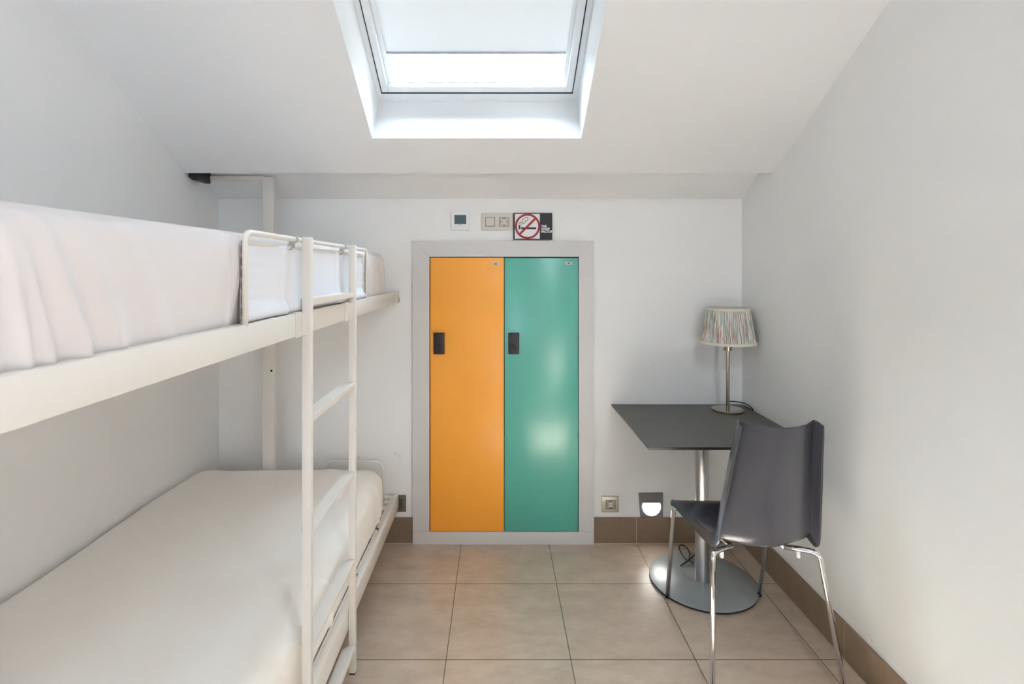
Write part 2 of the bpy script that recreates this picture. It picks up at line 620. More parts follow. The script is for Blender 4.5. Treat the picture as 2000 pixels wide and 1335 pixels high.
# ------------------------------------------------------------------ skylight (window_1)
win = bpy.data.objects.new('window_1', None); C.collection.objects.link(win)
win.location = slope((SX0 + SX1) / 2, SS0, 0.225)
win['kind'] = 'structure'
bpy.context.view_layer.update()
FT = 0.225
bm = new_bm()   # fixed frame
fx0, fx1, fs0, fs1 = SX0, SX1, SS0, SS1
sbox(bm, fx0, fx1, fs0, fs0 + 0.043, FT, 0.34, 0.002)
sbox(bm, fx0, fx1, fs1 - 0.05, fs1, FT, 0.34, 0.002)
sbox(bm, fx0, fx0 + 0.022, fs0 + 0.043, fs1 - 0.05, FT, 0.34, 0.002)
sbox(bm, fx1 - 0.024, fx1, fs0 + 0.043, fs1 - 0.05, FT, 0.34, 0.002)
obj('window_frame', bm, M_pvc, win, sharp=35)
bm = new_bm()   # bead where the frame meets the plaster
q = 0.004
sbox(bm, fx0, fx1, fs0, fs0 + q, FT - 0.004, FT + 0.001, 0.001)
sbox(bm, fx0, fx0 + q, fs0, fs1, FT - 0.004, FT + 0.001, 0.001)
sbox(bm, fx1 - q, fx1, fs0, fs1, FT - 0.004, FT + 0.001, 0.001)
obj('frame_bead', bm, M_pvc, win)
ox0, ox1, os0, os1 = -0.503, 0.327, SS0 + 0.055, SS1 - 0.056
bm = new_bm()   # black gasket in the gap
for (a, b, c, d) in ((fx0 + 0.022, ox0, fs0 + 0.043, fs1 - 0.05), (ox1, fx1 - 0.024, fs0 + 0.043, fs1 - 0.05),
                     (ox0, ox1, fs0 + 0.043, os0), (ox0, ox1, os1, fs1 - 0.05)):
    sbox(bm, a, b, c, d, 0.2235, 0.30)
obj('gasket', bm, M_gasket, win)
gx0, gx1, gs0, gs1 = -0.474, 0.298, SS0 + 0.0846, SS1 - 0.09
bm = new_bm()
sbox(bm, ox0, gx0, os0, os1, 0.218, 0.33, 0.003)
sbox(bm, gx1, ox1, os0, os1, 0.218, 0.33, 0.003)
sbox(bm, gx0, gx1, os0, gs0, 0.218, 0.33, 0.003)
sbox(bm, gx0, gx1, gs1, os1, 0.218, 0.33, 0.003)
obj('sash', bm, M_pvc, win, sharp=35)
bm = new_bm()
sbox(bm, gx0, gx1, gs0, gs0 + 0.004, 0.246, 0.330, 0.001)
sbox(bm, gx0, gx0 + 0.006, gs0, gs1, 0.252, 0.330, 0.001)
sbox(bm, gx1 - 0.006, gx1, gs0, gs1, 0.252, 0.330, 0.001)
obj('glazing_bead', bm, M_pvc, win)
bm = new_bm()
sbox(bm, gx0 + 0.001, gx1 - 0.001, gs0 + 0.001, gs1 - 0.001, 0.272, 0.276)
obj('glass_pane', bm, M_glass, win)
portal('skylight_portal', slope(-0.088, (SS0 + SS1) / 2, 0.36), (0, -SU, -CU), 0.9, 1.22)

# blind in its side tracks
bs0 = 0.452
bl = thing('roller_blind', 'white roller blind pulled two thirds down over the skylight', 'blind', slope(-0.088, SS1 - 0.1, 0.24))
bm = new_bm()
v = [[bm.verts.new(slope(x, s, 0.2455)) for s in (bs0 + 0.006, gs1)] for x in (-0.455, 0.283)]
bm.faces.new((v[0][0], v[1][0], v[1][1], v[0][1]))
obj('blind_fabric', bm, M_blind, bl)
bm2 = new_bm()
sbox(bm2, -0.454, 0.282, bs0, bs0 + 0.009, 0.2395, 0.2500, 0.0015)
M_bar = mat('silver_blind_bar', rgb(170, 172, 190), 0.35, metal=0.3, mottle=0.03, mscale=30)
obj('bottom_bar', bm2, M_bar, bl, sharp=35)
for (a, b) in ((gx0 + 0.0005, -0.4545), (0.2825, gx1 - 0.0005)):
    bm = new_bm()
    sbox(bm, a, b, gs0 + 0.006, gs1, 0.238, 0.2515, 0.002)
    obj('side_track', bm, M_pvc, bl, sharp=35)

# ------------------------------------------------------------------ rear window (fill_window), added unseen behind the camera to brighten the room
win2 = bpy.data.objects.new('fill_window', None); C.collection.objects.link(win2)
win2.location = ((WX0 + WX1) / 2, YR, WZ0); win2['kind'] = 'structure'
bpy.context.view_layer.update()
bm = new_bm()
fw = 0.05
y0, y1 = YR - 0.09, YR - 0.03
box(bm, WX0, WX1, y0, y1, WZ0, WZ0 + fw); box(bm, WX0, WX1, y0, y1, WZ1 - fw, WZ1)
box(bm, WX0, WX0 + fw, y0, y1, WZ0 + fw, WZ1 - fw); box(bm, WX1 - fw, WX1, y0, y1, WZ0 + fw, WZ1 - fw)
xm = (WX0 + WX1) / 2
box(bm, xm - 0.04, xm + 0.04, y0, y1, WZ0 + fw, WZ1 - fw)
obj('window_frame', bm, M_pvc, win2)
bm = new_bm()
box(bm, WX0 + fw, xm - 0.04, YR - 0.065, YR - 0.060, WZ0 + fw, WZ1 - fw)
box(bm, xm + 0.04, WX1 - fw, YR - 0.065, YR - 0.060, WZ0 + fw, WZ1 - fw)
obj('glass_pane', bm, M_glass, win2)
portal('fill_window_portal', ((WX0 + WX1) / 2, YR - 0.13, (WZ0 + WZ1) / 2), (0, 1, 0), WX1 - WX0, WZ1 - WZ0)

# fill lamp added on the ceiling, unseen behind the camera
cl = thing('ceiling_fill_lamp', 'added round fill light on the ceiling, unseen behind the camera', 'added fill lamp', (0.88, -0.45, ZC))
bm = new_bm()
lathe(bm, [(0, ZC), (0.20, ZC), (0.20, ZC - 0.05), (0.185, ZC - 0.055), (0.185, ZC - 0.03), (0, ZC - 0.03)], 0.88, -0.45, 48)
obj('fill_lamp_body', bm, M_plastic, cl, sharp=35)
ad = bpy.data.lights.new('ceiling_fill_light', 'AREA')
ad.shape = 'DISK'; ad.size = 0.36; ad.energy = 17.0; ad.color = (0.76, 0.90, 1.0)
ao = bpy.data.objects.new('ceiling_fill_light', ad); C.collection.objects.link(ao)
ao.location = (0.88, -0.45, ZC - 0.058)

# glowing globe added low on the right wall, out of view, as fill
LPX, LPY, LPZ = XR - 0.15, -0.60, 0.62
wl = thing('wall_fill_lamp', 'added glowing globe for fill light on the right wall, unseen behind the camera', 'wall lamp', (XR, LPY, LPZ))
bm = new_bm()
box(bm, XR - 0.015, XR, LPY - 0.05, LPY + 0.05, LPZ - 0.05, LPZ + 0.05, 0.003, 2)
obj('backplate', bm, M_plastic, wl, sharp=35)
bm = new_bm()
tube(bm, [(XR - 0.012, LPY, LPZ), (XR - 0.05, LPY, LPZ)], 0.012, 12)
obj('arm', bm, M_plastic, wl)
bm = new_bm()
lathe(bm, [(0.105 * math.sin(PI * k_ / 16) if 0 < k_ < 16 else 0, LPZ - 0.105 * math.cos(PI * k_ / 16)) for k_ in range(17)], LPX, LPY, 32)
obj('fill_globe', bm, mat_emit('fill_glow_glass', (1.0, 0.93, 0.88, 1), 50.0), wl)

# ------------------------------------------------------------------ locker
K = YB / FPX     # metres per photo pixel on the back wall


def bx(px): return (px - VX) * K
def bz(py): return CAMZ - (py - VY) * K


lk = thing('locker', 'built-in locker pair, orange and teal doors in a pale grey frame', 'locker', (bx(983), YB, 0))
X0, X1, Z1 = bx(807), bx(1159), bz(470)
ix0, ix1, iz0, iz1 = bx(839.5), bx(1129.5), bz(1034.5), bz(501.5)
YF = YB - 0.018
bm = new_bm()
g = 0.0004
prism(bm, [(X0, iz0), (X0, Z1 - g), (X0 + g, Z1 - g), (ix0, iz1), (ix0, iz0)], YF, YB)
obj('frame_stile', bm, M_lframe, lk)
bm = new_bm()
prism(bm, [(X1, iz0), (ix1, iz0), (ix1, iz1), (X1 - g, Z1 - g), (X1, Z1 - g)], YF, YB)
obj('frame_stile', bm, M_lframe, lk)
bm = new_bm()
prism(bm, [(X0 + 2.5 * g, Z1), (X1 - 2.5 * g, Z1), (ix1, iz1 + 2 * g), (ix0, iz1 + 2 * g)], YF, YB)
obj('top_rail', bm, M_lframe, lk)
bm = new_bm()
box(bm, X0, X1, YF, YB, 0.0, iz0 - 0.0009, 0.0008, 1)
obj('bottom_rail', bm, M_lframe, lk)
bm = new_bm()
box(bm, ix0, ix1, YB - 0.003, YB, iz0, iz1)  # thin near-black sheet on the solid wall, stands for shade in the door gaps
obj('gap_backing', bm, M_dark, lk)
xm = bx(984.8)
for (name, a, b, m, lx0, tx, lab, ztag, ztop) in (
        ('door', ix0 + 0.0045, xm - 0.0016, M_orange, 848, 968.5, 'orange door', 515, iz1 - 0.004),
        ('door', xm + 0.0016, ix1 - 0.003, M_teal, 992.5, 1110, 'teal door', 514, iz1 - 0.006)):
    bm = new_bm()
    box(bm, a, b, YF + 0.001, YB - 0.004, iz0 + 0.0018, ztop, 0.0012, 2)
    d = obj(name, bm, m, lk, sharp=35); d['label'] = lab
    # lock
    lb = new_bm()
    p0, p1, q0, q1 = bx(lx0), bx(lx0 + 21), bz(689.5), bz(648.5)
    box(lb, p0, p1, YF - 0.016, YF + 0.001, q0, q1, 0.003, 3)
    lo = obj('lock', lb, M_black, d, sharp=40)
    kb = new_bm()
    c = ((p0 + p1) / 2, (q0 + q1) / 2 - 0.018)
    kn = [(c[0] + 0.016 * math.cos(t) , c[1] + 0.016 * math.sin(t)) for t in [2 * PI * i / 28 for i in range(28)]]
    prism(kb, kn, YF - 0.020, YF - 0.0155)
    sgn = Matrix.Rotation(math.radians(-40), 2)
    gp = [(-0.015, -0.0035), (0.015, -0.0035), (0.015, 0.0035), (-0.015, 0.0035)]
    gp = [(c[0] + (sgn @ Vector(p))[0], c[1] + (sgn @ Vector(p))[1]) for p in gp]
    prism(kb, gp, YF - 0.027, YF - 0.0195)
    # the knob is a piece of the door's lock, kept in the same mesh
    me = bmesh.new(); me.from_mesh(lo.data)
    tmp = bpy.data.meshes.new('k'); kb.to_mesh(tmp); kb.free()
    me.from_mesh(tmp); bmesh.ops.recalc_face_normals(me, faces=me.faces); me.to_mesh(lo.data); me.free()
    bpy.data.meshes.remove(tmp)
    tb = new_bm()
    hw = 0.0175
    box(tb, bx(tx) - hw, bx(tx) + hw, YF - 0.0005, YF + 0.0012, bz(ztag + 2.6), bz(ztag - 2.6), 0.0005, 1)
    box(tb, bx(tx) - 0.007, bx(tx) + 0.006, YF - 0.0012, YF, bz(ztag + 1.3), bz(ztag - 1.2), mi=1)
    obj('number_tag', tb, [M_tag, M_signg], d)

# ------------------------------------------------------------------ wall fittings
def rrect(x0, x1, z0, z1, r, n=5):
    out = []
    for (cx, cz, a0) in ((x1 - r, z1 - r, 0), (x0 + r, z1 - r, 90), (x0 + r, z0 + r, 180), (x1 - r, z0 + r, 270)):
        for k in range(n + 1):
            a = math.radians(a0 + 90 * k / n)
            out.append((cx + r * math.cos(a), cz + r * math.sin(a)))
    return out


def circ(cx, cz, r, n=32, ry=None):
    ry = ry or r
    return [(cx + r * math.cos(2 * PI * k / n), cz + ry * math.sin(2 * PI * k / n)) for k in range(n)]


def ring(bm, cx, cz, r0, r1, y0, y1, n=48, mi=0):
    a = [[bm.verts.new((cx + r * math.cos(2 * PI * k / n), y, cz + r * math.sin(2 * PI * k / n))) for k in range(n)]
         for (r, y) in ((r0, y0), (r1, y0), (r1, y1), (r0, y1))]
    for j in range(4):
        p, q_ = a[j], a[(j + 1) % 4]
        for k in range(n):
            f = bm.faces.new((p[k], p[(k + 1) % n], q_[(k + 1) % n], q_[k])); f.material_index = mi


# thermostat
t = thing('thermostat', 'white square wall thermostat with a dark screen, left of the light switch', 'thermostat', (bx(898.5), YB, bz(450)))
bm = new_bm(); box(bm, bx(881.5), bx(916.5), YB - 0.018, YB, bz(449.5), bz(413), 0.004, 3)
obj('housing', bm, M_plastic, t, sharp=40)
bm = new_bm(); box(bm, bx(888), bx(911), YB - 0.0195, YB - 0.017, bz(438), bz(420.3), 0.0006, 1)
obj('screen', bm, M_lcd, t)
for i, px in enumerate((888.5, 894.3, 904.0, 909.6)):
    bm = new_bm(); prism(bm, circ(bx(px), bz(443.3), 0.0028, 16), YB - 0.0192, YB - 0.0175)
    obj('button', bm, M_silverp, t)
bm = new_bm(); box(bm, bx(896.5), bx(901.5), YB - 0.0188, YB - 0.0178, bz(440.3), bz(439.2))
obj('logo_strip', bm, M_signg, t)


def socket_face(bm, cx, cz, y, R, holes_dark=1):
    """round recess, ring, two pin holes, two earth clips, in one mesh: 0 plastic, 1 dark"""
    ring(bm, cx, cz, R * 0.93, R * 1.04, y - 0.0014, y + 0.002, mi=1)
    prism(bm, circ(cx, cz, R * 0.93), y - 0.0004, y + 0.002, mi=0)
    for sx in (-1, 1):
        prism(bm, circ(cx + sx * R * 0.5, cz, R * 0.15, 14), y - 0.0010, y + 0.001, mi=1)
    for sz in (-1, 1):
        box(bm, cx - R * 0.14, cx + R * 0.14, y - 0.0022, y + 0.001, cz + sz * R * 0.86 - R * 0.13, cz + sz * R * 0.86 + R * 0.13, mi=1)


# double plate: switch and socket
t = thing('switch_and_socket_plate', 'wide pale double wall plate with light switch and power socket, beside the no-smoking sign', 'light switch', (bx(970), YB, bz(450)))
bm = new_bm(); box(bm, bx(940), bx(1001.5), YB - 0.009, YB, bz(450), bz(416.5), 0.003, 3)
obj('plate', bm, M_silverp, t, sharp=40)
bm = new_bm()
x0, x1, z0, z1 = bx(948), bx(966.6), bz(442.4), bz(424.4)
box(bm, x0, x1, YB - 0.0096, YB - 0.0088, z0, z1, mi=1)
box(bm, x0 + 0.0025, x1 - 0.0025, YB - 0.0125, YB - 0.009, z0 + 0.0025, z1 - 0.0025, 0.0012, 2)
obj('rocker_switch', bm, [M_silverp, M_signg], t)
bm = new_bm()
x0, x1 = bx(975), bx(994)
box(bm, x0, x1, YB - 0.0096, YB - 0.0088, z0, z1, mi=1)
box(bm, x0 + 0.0022, x1 - 0.0022, YB - 0.0112, YB - 0.009, z0 + 0.0022, z1 - 0.0022, 0.001, 1)
socket_face(bm, (x0 + x1) / 2, (z0 + z1) / 2, YB - 0.0115, 0.0195)
obj('socket_insert', bm, [M_silverp, M_signg], t)

# no smoking sign
t = thing('no_smoking_sign', 'black-bordered no-smoking sign with red ring and white lettering above the locker', 'sign', (bx(1040), YB, bz(468)))
sx0, sx1, sz0, sz1 = bx(1002.6), bx(1078.2), bz(468), bz(416.3)
ys = YB - 0.0115
bm = new_bm(); box(bm, sx0, sx1, ys - 0.003, ys, sz0, sz1, 0.0006, 1)
# spacer pad behind the board
box(bm, sx0 + 0.02, sx1 - 0.02, ys, YB, sz0 + 0.03, sz1 - 0.03)
obj('board', bm, M_signk, t)
bm = new_bm(); box(bm, bx(1005.3), bx(1053.8), ys - 0.0036, ys - 0.003, bz(466.4), bz(418.2))
obj('white_field', bm, M_signw, t)
cx, cz = bx(1030), bz(442.2)
px = K
yk0, yk1 = ys - 0.0046, ys - 0.0036
# cigarette and smoke
bm = new_bm()
box(bm, bx(1017.6), bx(1046.8), yk0, yk1, bz(448.0), bz(444.2))
obj('cigarette', bm, M_signk, t)
bm = new_bm()
box(bm, bx(1012.6), bx(1016.2), yk0, yk1, bz(448.0), bz(440.0))


def ribbon(bm, pts, wd, y0, y1, mi=0):
    pts = [Vector(p) for p in pts]
    L, R_ = [], []
    for i, p in enumerate(pts):
        a = pts[max(i - 1, 0)]; b = pts[min(i + 1, len(pts) - 1)]
        d = (b - a).normalized(); nn = Vector((-d.y, d.x))
        L.append(p + nn * wd / 2); R_.append(p - nn * wd / 2)
    for i in range(len(pts) - 1):
        quad = [L[i], R_[i], R_[i + 1], L[i + 1]]
        prism(bm, [(q_.x, q_.y) for q_ in quad], y0, y1, mi)


def sp(pts): return [(p.x, p.y) for p in smooth_path([Vector((bx(a), bz(b), 0)) for a, b in pts], 6)]


ribbon(bm, sp([(1013.5, 440.5), (1013.2, 437.5), (1016.5, 434.8), (1020.0, 434.2), (1020.4, 430.5), (1023.0, 426.6), (1027.5, 424.9)]), 1.0 * px, yk0, yk1)
ribbon(bm, sp([(1016.8, 439.5), (1018.2, 437.6), (1023.2, 436.6), (1025.5, 433.8), (1025.2, 431.8), (1029.0, 431.2), (1031.0, 428.0), (1029.5, 425.0), (1026.8, 425.0)]), 1.0 * px, yk0, yk1)
obj('smoke_curl', bm, M_signk, t)
bm = new_bm()
ring(bm, cx, cz, 20.6 * px, 24.6 * px, ys - 0.0054, ys - 0.0038, 72)
a = math.radians(45)
d = Vector((math.cos(a), math.sin(a))); nn = Vector((-d.y, d.x)); hw = 2.1 * px; L = 21.5 * px
quad = [Vector((cx, cz)) + d * L * s1 + nn * hw * s2 for (s1, s2) in ((-1, -1), (1, -1), (1, 1), (-1, 1))]
prism(bm, [(q_.x, q_.y) for q_ in quad], ys - 0.0053, ys - 0.0039)
obj('prohibition_ring', bm, M_signr, t)


def text_mesh(name, body, size, x, y, z, m, parent, sx=1.0, bold=0.0, lead=1.0):
    cu = bpy.data.curves.new(name, 'FONT')
    cu.body = body; cu.size = size; cu.extrude = 0.0003; cu.offset = bold; cu.space_line = lead
    tmp = bpy.data.objects.new(name + '_tmp', cu)
    C.collection.objects.link(tmp)
    bpy.context.view_layer.update()
    me = bpy.data.meshes.new_from_object(tmp.evaluated_get(bpy.context.evaluated_depsgraph_get()))
    bpy.data.objects.remove(tmp); bpy.data.curves.remove(cu)
    me.transform(Matrix.Translation((x, y, z)) @ Matrix.Rotation(PI / 2, 4, 'X') @ Matrix.Diagonal((sx, 1, 1, 1)))
    me.materials.clear(); me.materials.append(m)
    o = bpy.data.objects.new(name, me)
    C.collection.objects.link(o)
    o.parent = parent; o.matrix_parent_inverse = parent.matrix_basis.inverted()
    return o


text_mesh('lettering', 'THE\nDOOR\nFACTORY', 0.0162, bx(1056.8), ys - 0.0034, bz(444.0), M_signw, t, sx=0.92, bold=0.0006, lead=0.86)

# power socket by the desk
t = thing('power_socket', 'champagne metal wall socket between the teal door and the desk leg', 'power socket', (bx(1191), YB, bz(999)))
bm = new_bm(); box(bm, bx(1174.8), bx(1208), YB - 0.009, YB, bz(999), bz(967.6), 0.003, 3)
obj('plate', bm, M_champ, t, sharp=40)
bm = new_bm()
x0, x1, z0, z1 = bx(1182.6), bx(1201), bz(991.6), bz(975)
box(bm, x0, x1, YB - 0.0096, YB - 0.0088, z0, z1, mi=1)
box(bm, x0 + 0.003, x1 - 0.003, YB - 0.0112, YB - 0.009, z0 + 0.0025, z1 - 0.0025, 0.001, 1)
socket_face(bm, (x0 + x1) / 2, (z0 + z1) / 2, YB - 0.0115, 0.0175)
obj('socket_insert', bm, [M_silverp, M_dark], t)

# power socket beside the bed end
t = thing('power_socket', 'dark bronze wall socket half hidden by the lower bunk rail end', 'power socket', (bx(777), YB, bz(998)))
bm = new_bm(); box(bm, bx(760), bx(793.5), YB - 0.009, YB, bz(998), bz(965.8), 0.003, 3)
obj('plate', bm, M_bronze, t, sharp=40)
bm = new_bm()
x0, x1, z0, z1 = bx(768), bx(786), bz(991), bz(973)
box(bm, x0, x1, YB - 0.0096, YB - 0.0088, z0, z1, mi=1)
box(bm, x0 + 0.003, x1 - 0.003, YB - 0.0112, YB - 0.009, z0 + 0.0025, z1 - 0.0025, 0.001, 1)
socket_face(bm, (x0 + x1) / 2, (z0 + z1) / 2, YB - 0.0115, 0.0175)
obj('socket_insert', bm, [M_bronze, M_dark], t)

# step light
t = thing('step_light', 'square grey wall step light with a glowing white half-round diffuser near the floor', 'light', (bx(1270), YB, bz(1007)))
x0, x1, z0, z1 = bx(1247), bx(1293.8), bz(1007.3), bz(960.8)
bm = new_bm()
prism(bm, [(x0 + 0.009, z0), (x1, z0 + 0.002), (x1 - 0.001, z1), (x0, z1 - 0.003)], YB - 0.011, YB - 0.0001)
obj('plate', bm, M_gplate, t)
cx, cz, r = bx(1271.2), bz(979), 16.6 * K
a0 = math.asin(0.45)
half = [(cx + r * 1.04 * math.cos(a), cz - 0.45 * 1.04 * r + r * 1.04 * math.sin(a)) for a in [PI - a0 + (PI + 2 * a0) * k / 30 for k in range(31)]]
bm = new_bm(); prism(bm, half, YB - 0.0135, YB - 0.0105)
obj('diffuser', bm, M_led, t)
bm = new_bm(); box(bm, cx - r - 0.001, cx + r + 0.001, YB - 0.0155, YB - 0.0105, cz - 0.0005, cz + 0.0035, 0.0008, 1)
obj('hood', bm, M_dark, t)

# ------------------------------------------------------------------ desk
DX0, DX1, DY0, DY1, DZ = 0.590, XR - 0.001, 2.045, YB - 0.001, 0.7175
dk = thing('desk', 'square charcoal-topped pedestal desk pushed into the corner', 'desk', (0.93, 2.37, 0))
bm = new_bm()
vs = box(bm, DX0, DX1, DY0, DY1, DZ - 0.013, DZ, 0.0015, 2)
for v_ in bm.verts:      # edge bevelled inward underneath
    if v_.co.z < DZ - 0.008:
        v_.co.x += 0.004 if v_.co.x < 0.9 else -0.0
        v_.co.y += 0.004 if v_.co.y < 2.3 else -0.0
bm.normal_update()
for f in bm.faces:
    f.material_index = 0 if f.normal.z > 0.9 else 1
obj('tabletop', bm, [M_desk, M_edge], dk)
PX, PY = 0.929, 2.368
bm = new_bm()
lathe(bm, [(0.0, 0.012), (0.0305, 0.012), (0.0305, DZ - 0.018), (0, DZ - 0.018)], PX, PY, 48)
obj('column', bm, M_column, dk, sharp=40)
bm = new_bm()
box(bm, PX - 0.16, PX + 0.16, PY - 0.03, PY + 0.03, DZ - 0.019, DZ - 0.013)
box(bm, PX - 0.03, PX + 0.03, PY - 0.16, PY + 0.16, DZ - 0.019, DZ - 0.013)
obj('mounting_cross', bm, M_edge, dk)
bm = new_bm()
lathe(bm, [(0, 0.0125), (0.034, 0.0125), (0.034, 0.0115), (0.228, 0.0115), (0.2305, 0.0105), (0.2305, 0.009)], PX, PY, 96)
lathe(bm, [(0.2305, 0.009), (0.2305, 0.002), (0.228, 0.0), (0, 0.0)], PX, PY, 96, mi=1)
bmesh.ops.remove_doubles(bm, verts=bm.verts, dist=1e-5)
obj('base_plate', bm, [M_basep, M_edge], dk, sharp=35)

# coiled cord lying on the desk base
def Pz(px, py, z):
    d = (CAMZ - z) * FPX / (py - VY)
    return Vector(((px - VX) * d / FPX, d, z))


bm = new_bm()
z = 0.0165
loop = smooth_path([Vector((1.0, 2.46, 0.20)), Vector((0.985, 2.44, 0.10)), Pz(1380, 1066, 0.05), Pz(1362, 1078, 0.03), Pz(1345, 1093, z), Pz(1336, 1087, z), Pz(1328, 1074, z), Pz(1327, 1066, z + .004), Pz(1334, 1064, z + .006),
                    Pz(1342, 1070, z + .004), Pz(1347, 1080, z + .005), Pz(1345, 1092, z + .009), Pz(1337, 1099, z + .004), Pz(1330, 1104, z), Pz(1339, 1098, z + .004), Pz(1347, 1094, z + .012), Pz(1355, 1101, z)], 6)
tube(bm, loop, 0.0032, 8)
cord_bm = bm
bm = new_bm()
tube(bm, smooth_path([Pz(1330, 1106, 0.0135), Pz(1334, 1114, 0.0135), Pz(1341, 1122, 0.0135), Pz(1350, 1130, 0.0135), Pz(1357, 1135, 0.0135)], 6), 0.0012, 6)
co2 = obj('thin_wire', bm, M_clip)
tag(co2, 'thin grey wire trailing across the round desk foot', 'wire')

# ------------------------------------------------------------------ table lamp
LX, LY = 1.1345, 2.570
lp = thing('table_lamp', 'small nickel table lamp with a pleated multicoloured shade on the desk', 'lamp', (LX, LY, DZ))
bm = new_bm()
lathe(bm, [(0, DZ), (0.072, DZ), (0.0745, DZ + 0.002), (0.0745, DZ + 0.010), (0.072, DZ + 0.0125), (0, DZ + 0.0135)], LX, LY, 64)
obj('base', bm, M_nickel, lp, sharp=35)
bm = new_bm()
lathe(bm, [(0, DZ + 0.0132), (0.0085, DZ + 0.0132), (0.0085, 1.017), (0, 1.017)], LX, LY, 24)
obj('stem', bm, M_nickel, lp, sharp=35)
bm = new_bm()
lathe(bm, [(0, 1.0165), (0.0205, 1.0165), (0.0205, 1.023), (0.0175, 1.023), (0.0175, 1.052), (0.0205, 1.052), (0.0205, 1.056), (0.014, 1.06), (0, 1.06)], LX, LY, 32)
obj('bulb_socket', bm, M_nickel, lp, sharp=35)
M_bulb = mat('frosted_bulb', (0.8, 0.8, 0.78, 1), 0.4, mottle=0.02)
bm = new_bm()
lathe(bm, [(0.012, 1.0595), (0.014, 1.07), (0.024, 1.095), (0.029, 1.115), (0.026, 1.135), (0.014, 1.149), (0, 1.152)], LX, LY, 32)
obj('bulb', bm, M_bulb, lp)
# shade: pleats all round
ZB, ZT, RB, RT = 1.053, 1.224, 0.1275, 0.0985
bm = new_bm()
uvl = bm.loops.layers.uv.new('UVMap')
NP, PER = 80, 6
n = NP * PER
rows = 13
grid = []
for j in range(rows):
    f = j / (rows - 1)
    ringv = []
    for k in range(n):
        a = 2 * PI * k / n
        pl = math.cos(2 * PI * (k % PER) / PER) * 0.0013 * (1 + 0.35 * noise.noise(Vector((k * 0.31, f * 2, 0))))
        R = RB + (RT - RB) * f + pl
        ringv.append(bm.verts.new((LX + R * math.cos(a), LY + R * math.sin(a), ZB + (ZT - ZB) * f)))
    grid.append(ringv)
for j in range(rows - 1):
    for k in range(n):
        k2 = (k + 1) % n
        f = bm.faces.new((grid[j][k], grid[j][k2], grid[j + 1][k2], grid[j + 1][k]))
        f.smooth = True
        uu = [(k / n, j / (rows - 1)), ((k + 1) / n, j / (rows - 1)), ((k + 1) / n, (j + 1) / (rows - 1)), (k / n, (j + 1) / (rows - 1))]
        for l, u in zip(f.loops, uu):
            l[uvl].uv = u
sh = obj('lamp_shade', bm, M_shade, lp)
md = sh.modifiers.new('thickness', 'SOLIDIFY'); md.thickness = 0.0012; md.offset = -1
for (R, zz) in ((RB + 0.0012, ZB + 0.004), (RT + 0.001, ZT - 0.004)):
    bm = new_bm()
    lathe(bm, [(R + 0.0016, zz - 0.006), (R + 0.0018, zz + 0.006), (R - 0.0035, zz + 0.0068), (R - 0.0035, zz - 0.0068), (R + 0.0016, zz - 0.006)], LX, LY, 96)
    bmesh.ops.remove_doubles(bm, verts=bm.verts, dist=1e-6)
    tr_ = obj('trim_band', bm, M_trimf, sh, sharp=50)
bm = new_bm()
for k in range(3):
    a = 2 * PI * k / 3 + 0.4
    tube(bm, [(LX + 0.014 * math.cos(a), LY + 0.014 * math.sin(a), 1.057), (LX + (RB - .006) * math.cos(a), LY + (RB - .006) * math.sin(a), 1.058)], 0.0013, 6)
obj('shade_spider', bm, M_nickel, sh)
bm = new_bm()
ZD = DZ + 0.003
tube(bm, smooth_path([(LX + 0.004, LY + 0.007, 0.762), (1.160, 2.590, 0.7605), (1.185, 2.597, 0.757), (1.208, 2.600, 0.753), (1.232, 2.600, 0.747), (1.248, 2.595, 0.740), (1.258, 2.580, 0.729), (1.260, 2.570, 0.7215), (1.2605, 2.585, 0.7205), (1.2605, 2.66, 0.7205)], 8), 0.0027, 8)
obj('cord', bm, M_black, lp)
obj('hanging_cord', cord_bm, M_black, lp)['label'] = 'black looped end of the lamp cord lying on the round desk foot'

# ------------------------------------------------------------------ chair
ch = thing('chair', 'dark grey plastic shell chair on four chrome legs, seen from behind at the desk', 'chair', (0.945, 1.98, 0))
# profile of the shell from the front lip of the seat to the top of the back: (y, z, half width, centre x, flange, dish)
prof = [(2.158, 0.438, 0.200, 0.927, 0.004, 0.000),
        (2.152, 0.457, 0.206, 0.927, 0.006, 0.002),
        (2.125, 0.463, 0.209, 0.927, 0.010, 0.006),
        (2.060, 0.460, 0.206, 0.927, 0.014, 0.014),
        (1.980, 0.455, 0.198, 0.927, 0.018, 0.020),
        (1.900, 0.449, 0.187, 0.928, 0.024, 0.026),
        (1.845, 0.447, 0.178, 0.928, 0.032, 0.032),
        (1.806, 0.457, 0.171, 0.929, 0.040, 0.037),
        (1.788, 0.484, 0.166, 0.931, 0.042, 0.040),
        (1.780, 0.530, 0.163, 0.934, 0.042, 0.043),
        (1.772, 0.600, 0.158, 0.938, 0.042, 0.046),
        (1.762, 0.680, 0.151, 0.943, 0.042, 0.048),
        (1.752, 0.760, 0.144, 0.947, 0.041, 0.050),
        (1.742, 0.835, 0.137, 0.952, 0.040, 0.051),
        (1.738, 0.874, 0.133, 0.955, 0.038, 0.051),
        (1.736, 0.886, 0.131, 0.956, 0.037, 0.051)]
# finer sampling
keys = [Vector(p[:3]) for p in prof]
fine = []
ext = []
sub = 5
for i in range(len(prof) - 1):
    for k in range(sub):
        ext.append(i + k / sub)
ext.append(len(prof) - 1)


def cr(vals, x):
    i = min(int(x), len(vals) - 2); t = x - i
    a = vals[max(i - 1, 0)]; b = vals[i]; c = vals[i + 1]; d = vals[min(i + 2, len(vals) - 1)]
    return 0.5 * ((2 * b) + (c - a) * t + (2 * a - 5 * b + 4 * c - d) * t * t + (3 * b - a - 3 * c + d) * t ** 3)


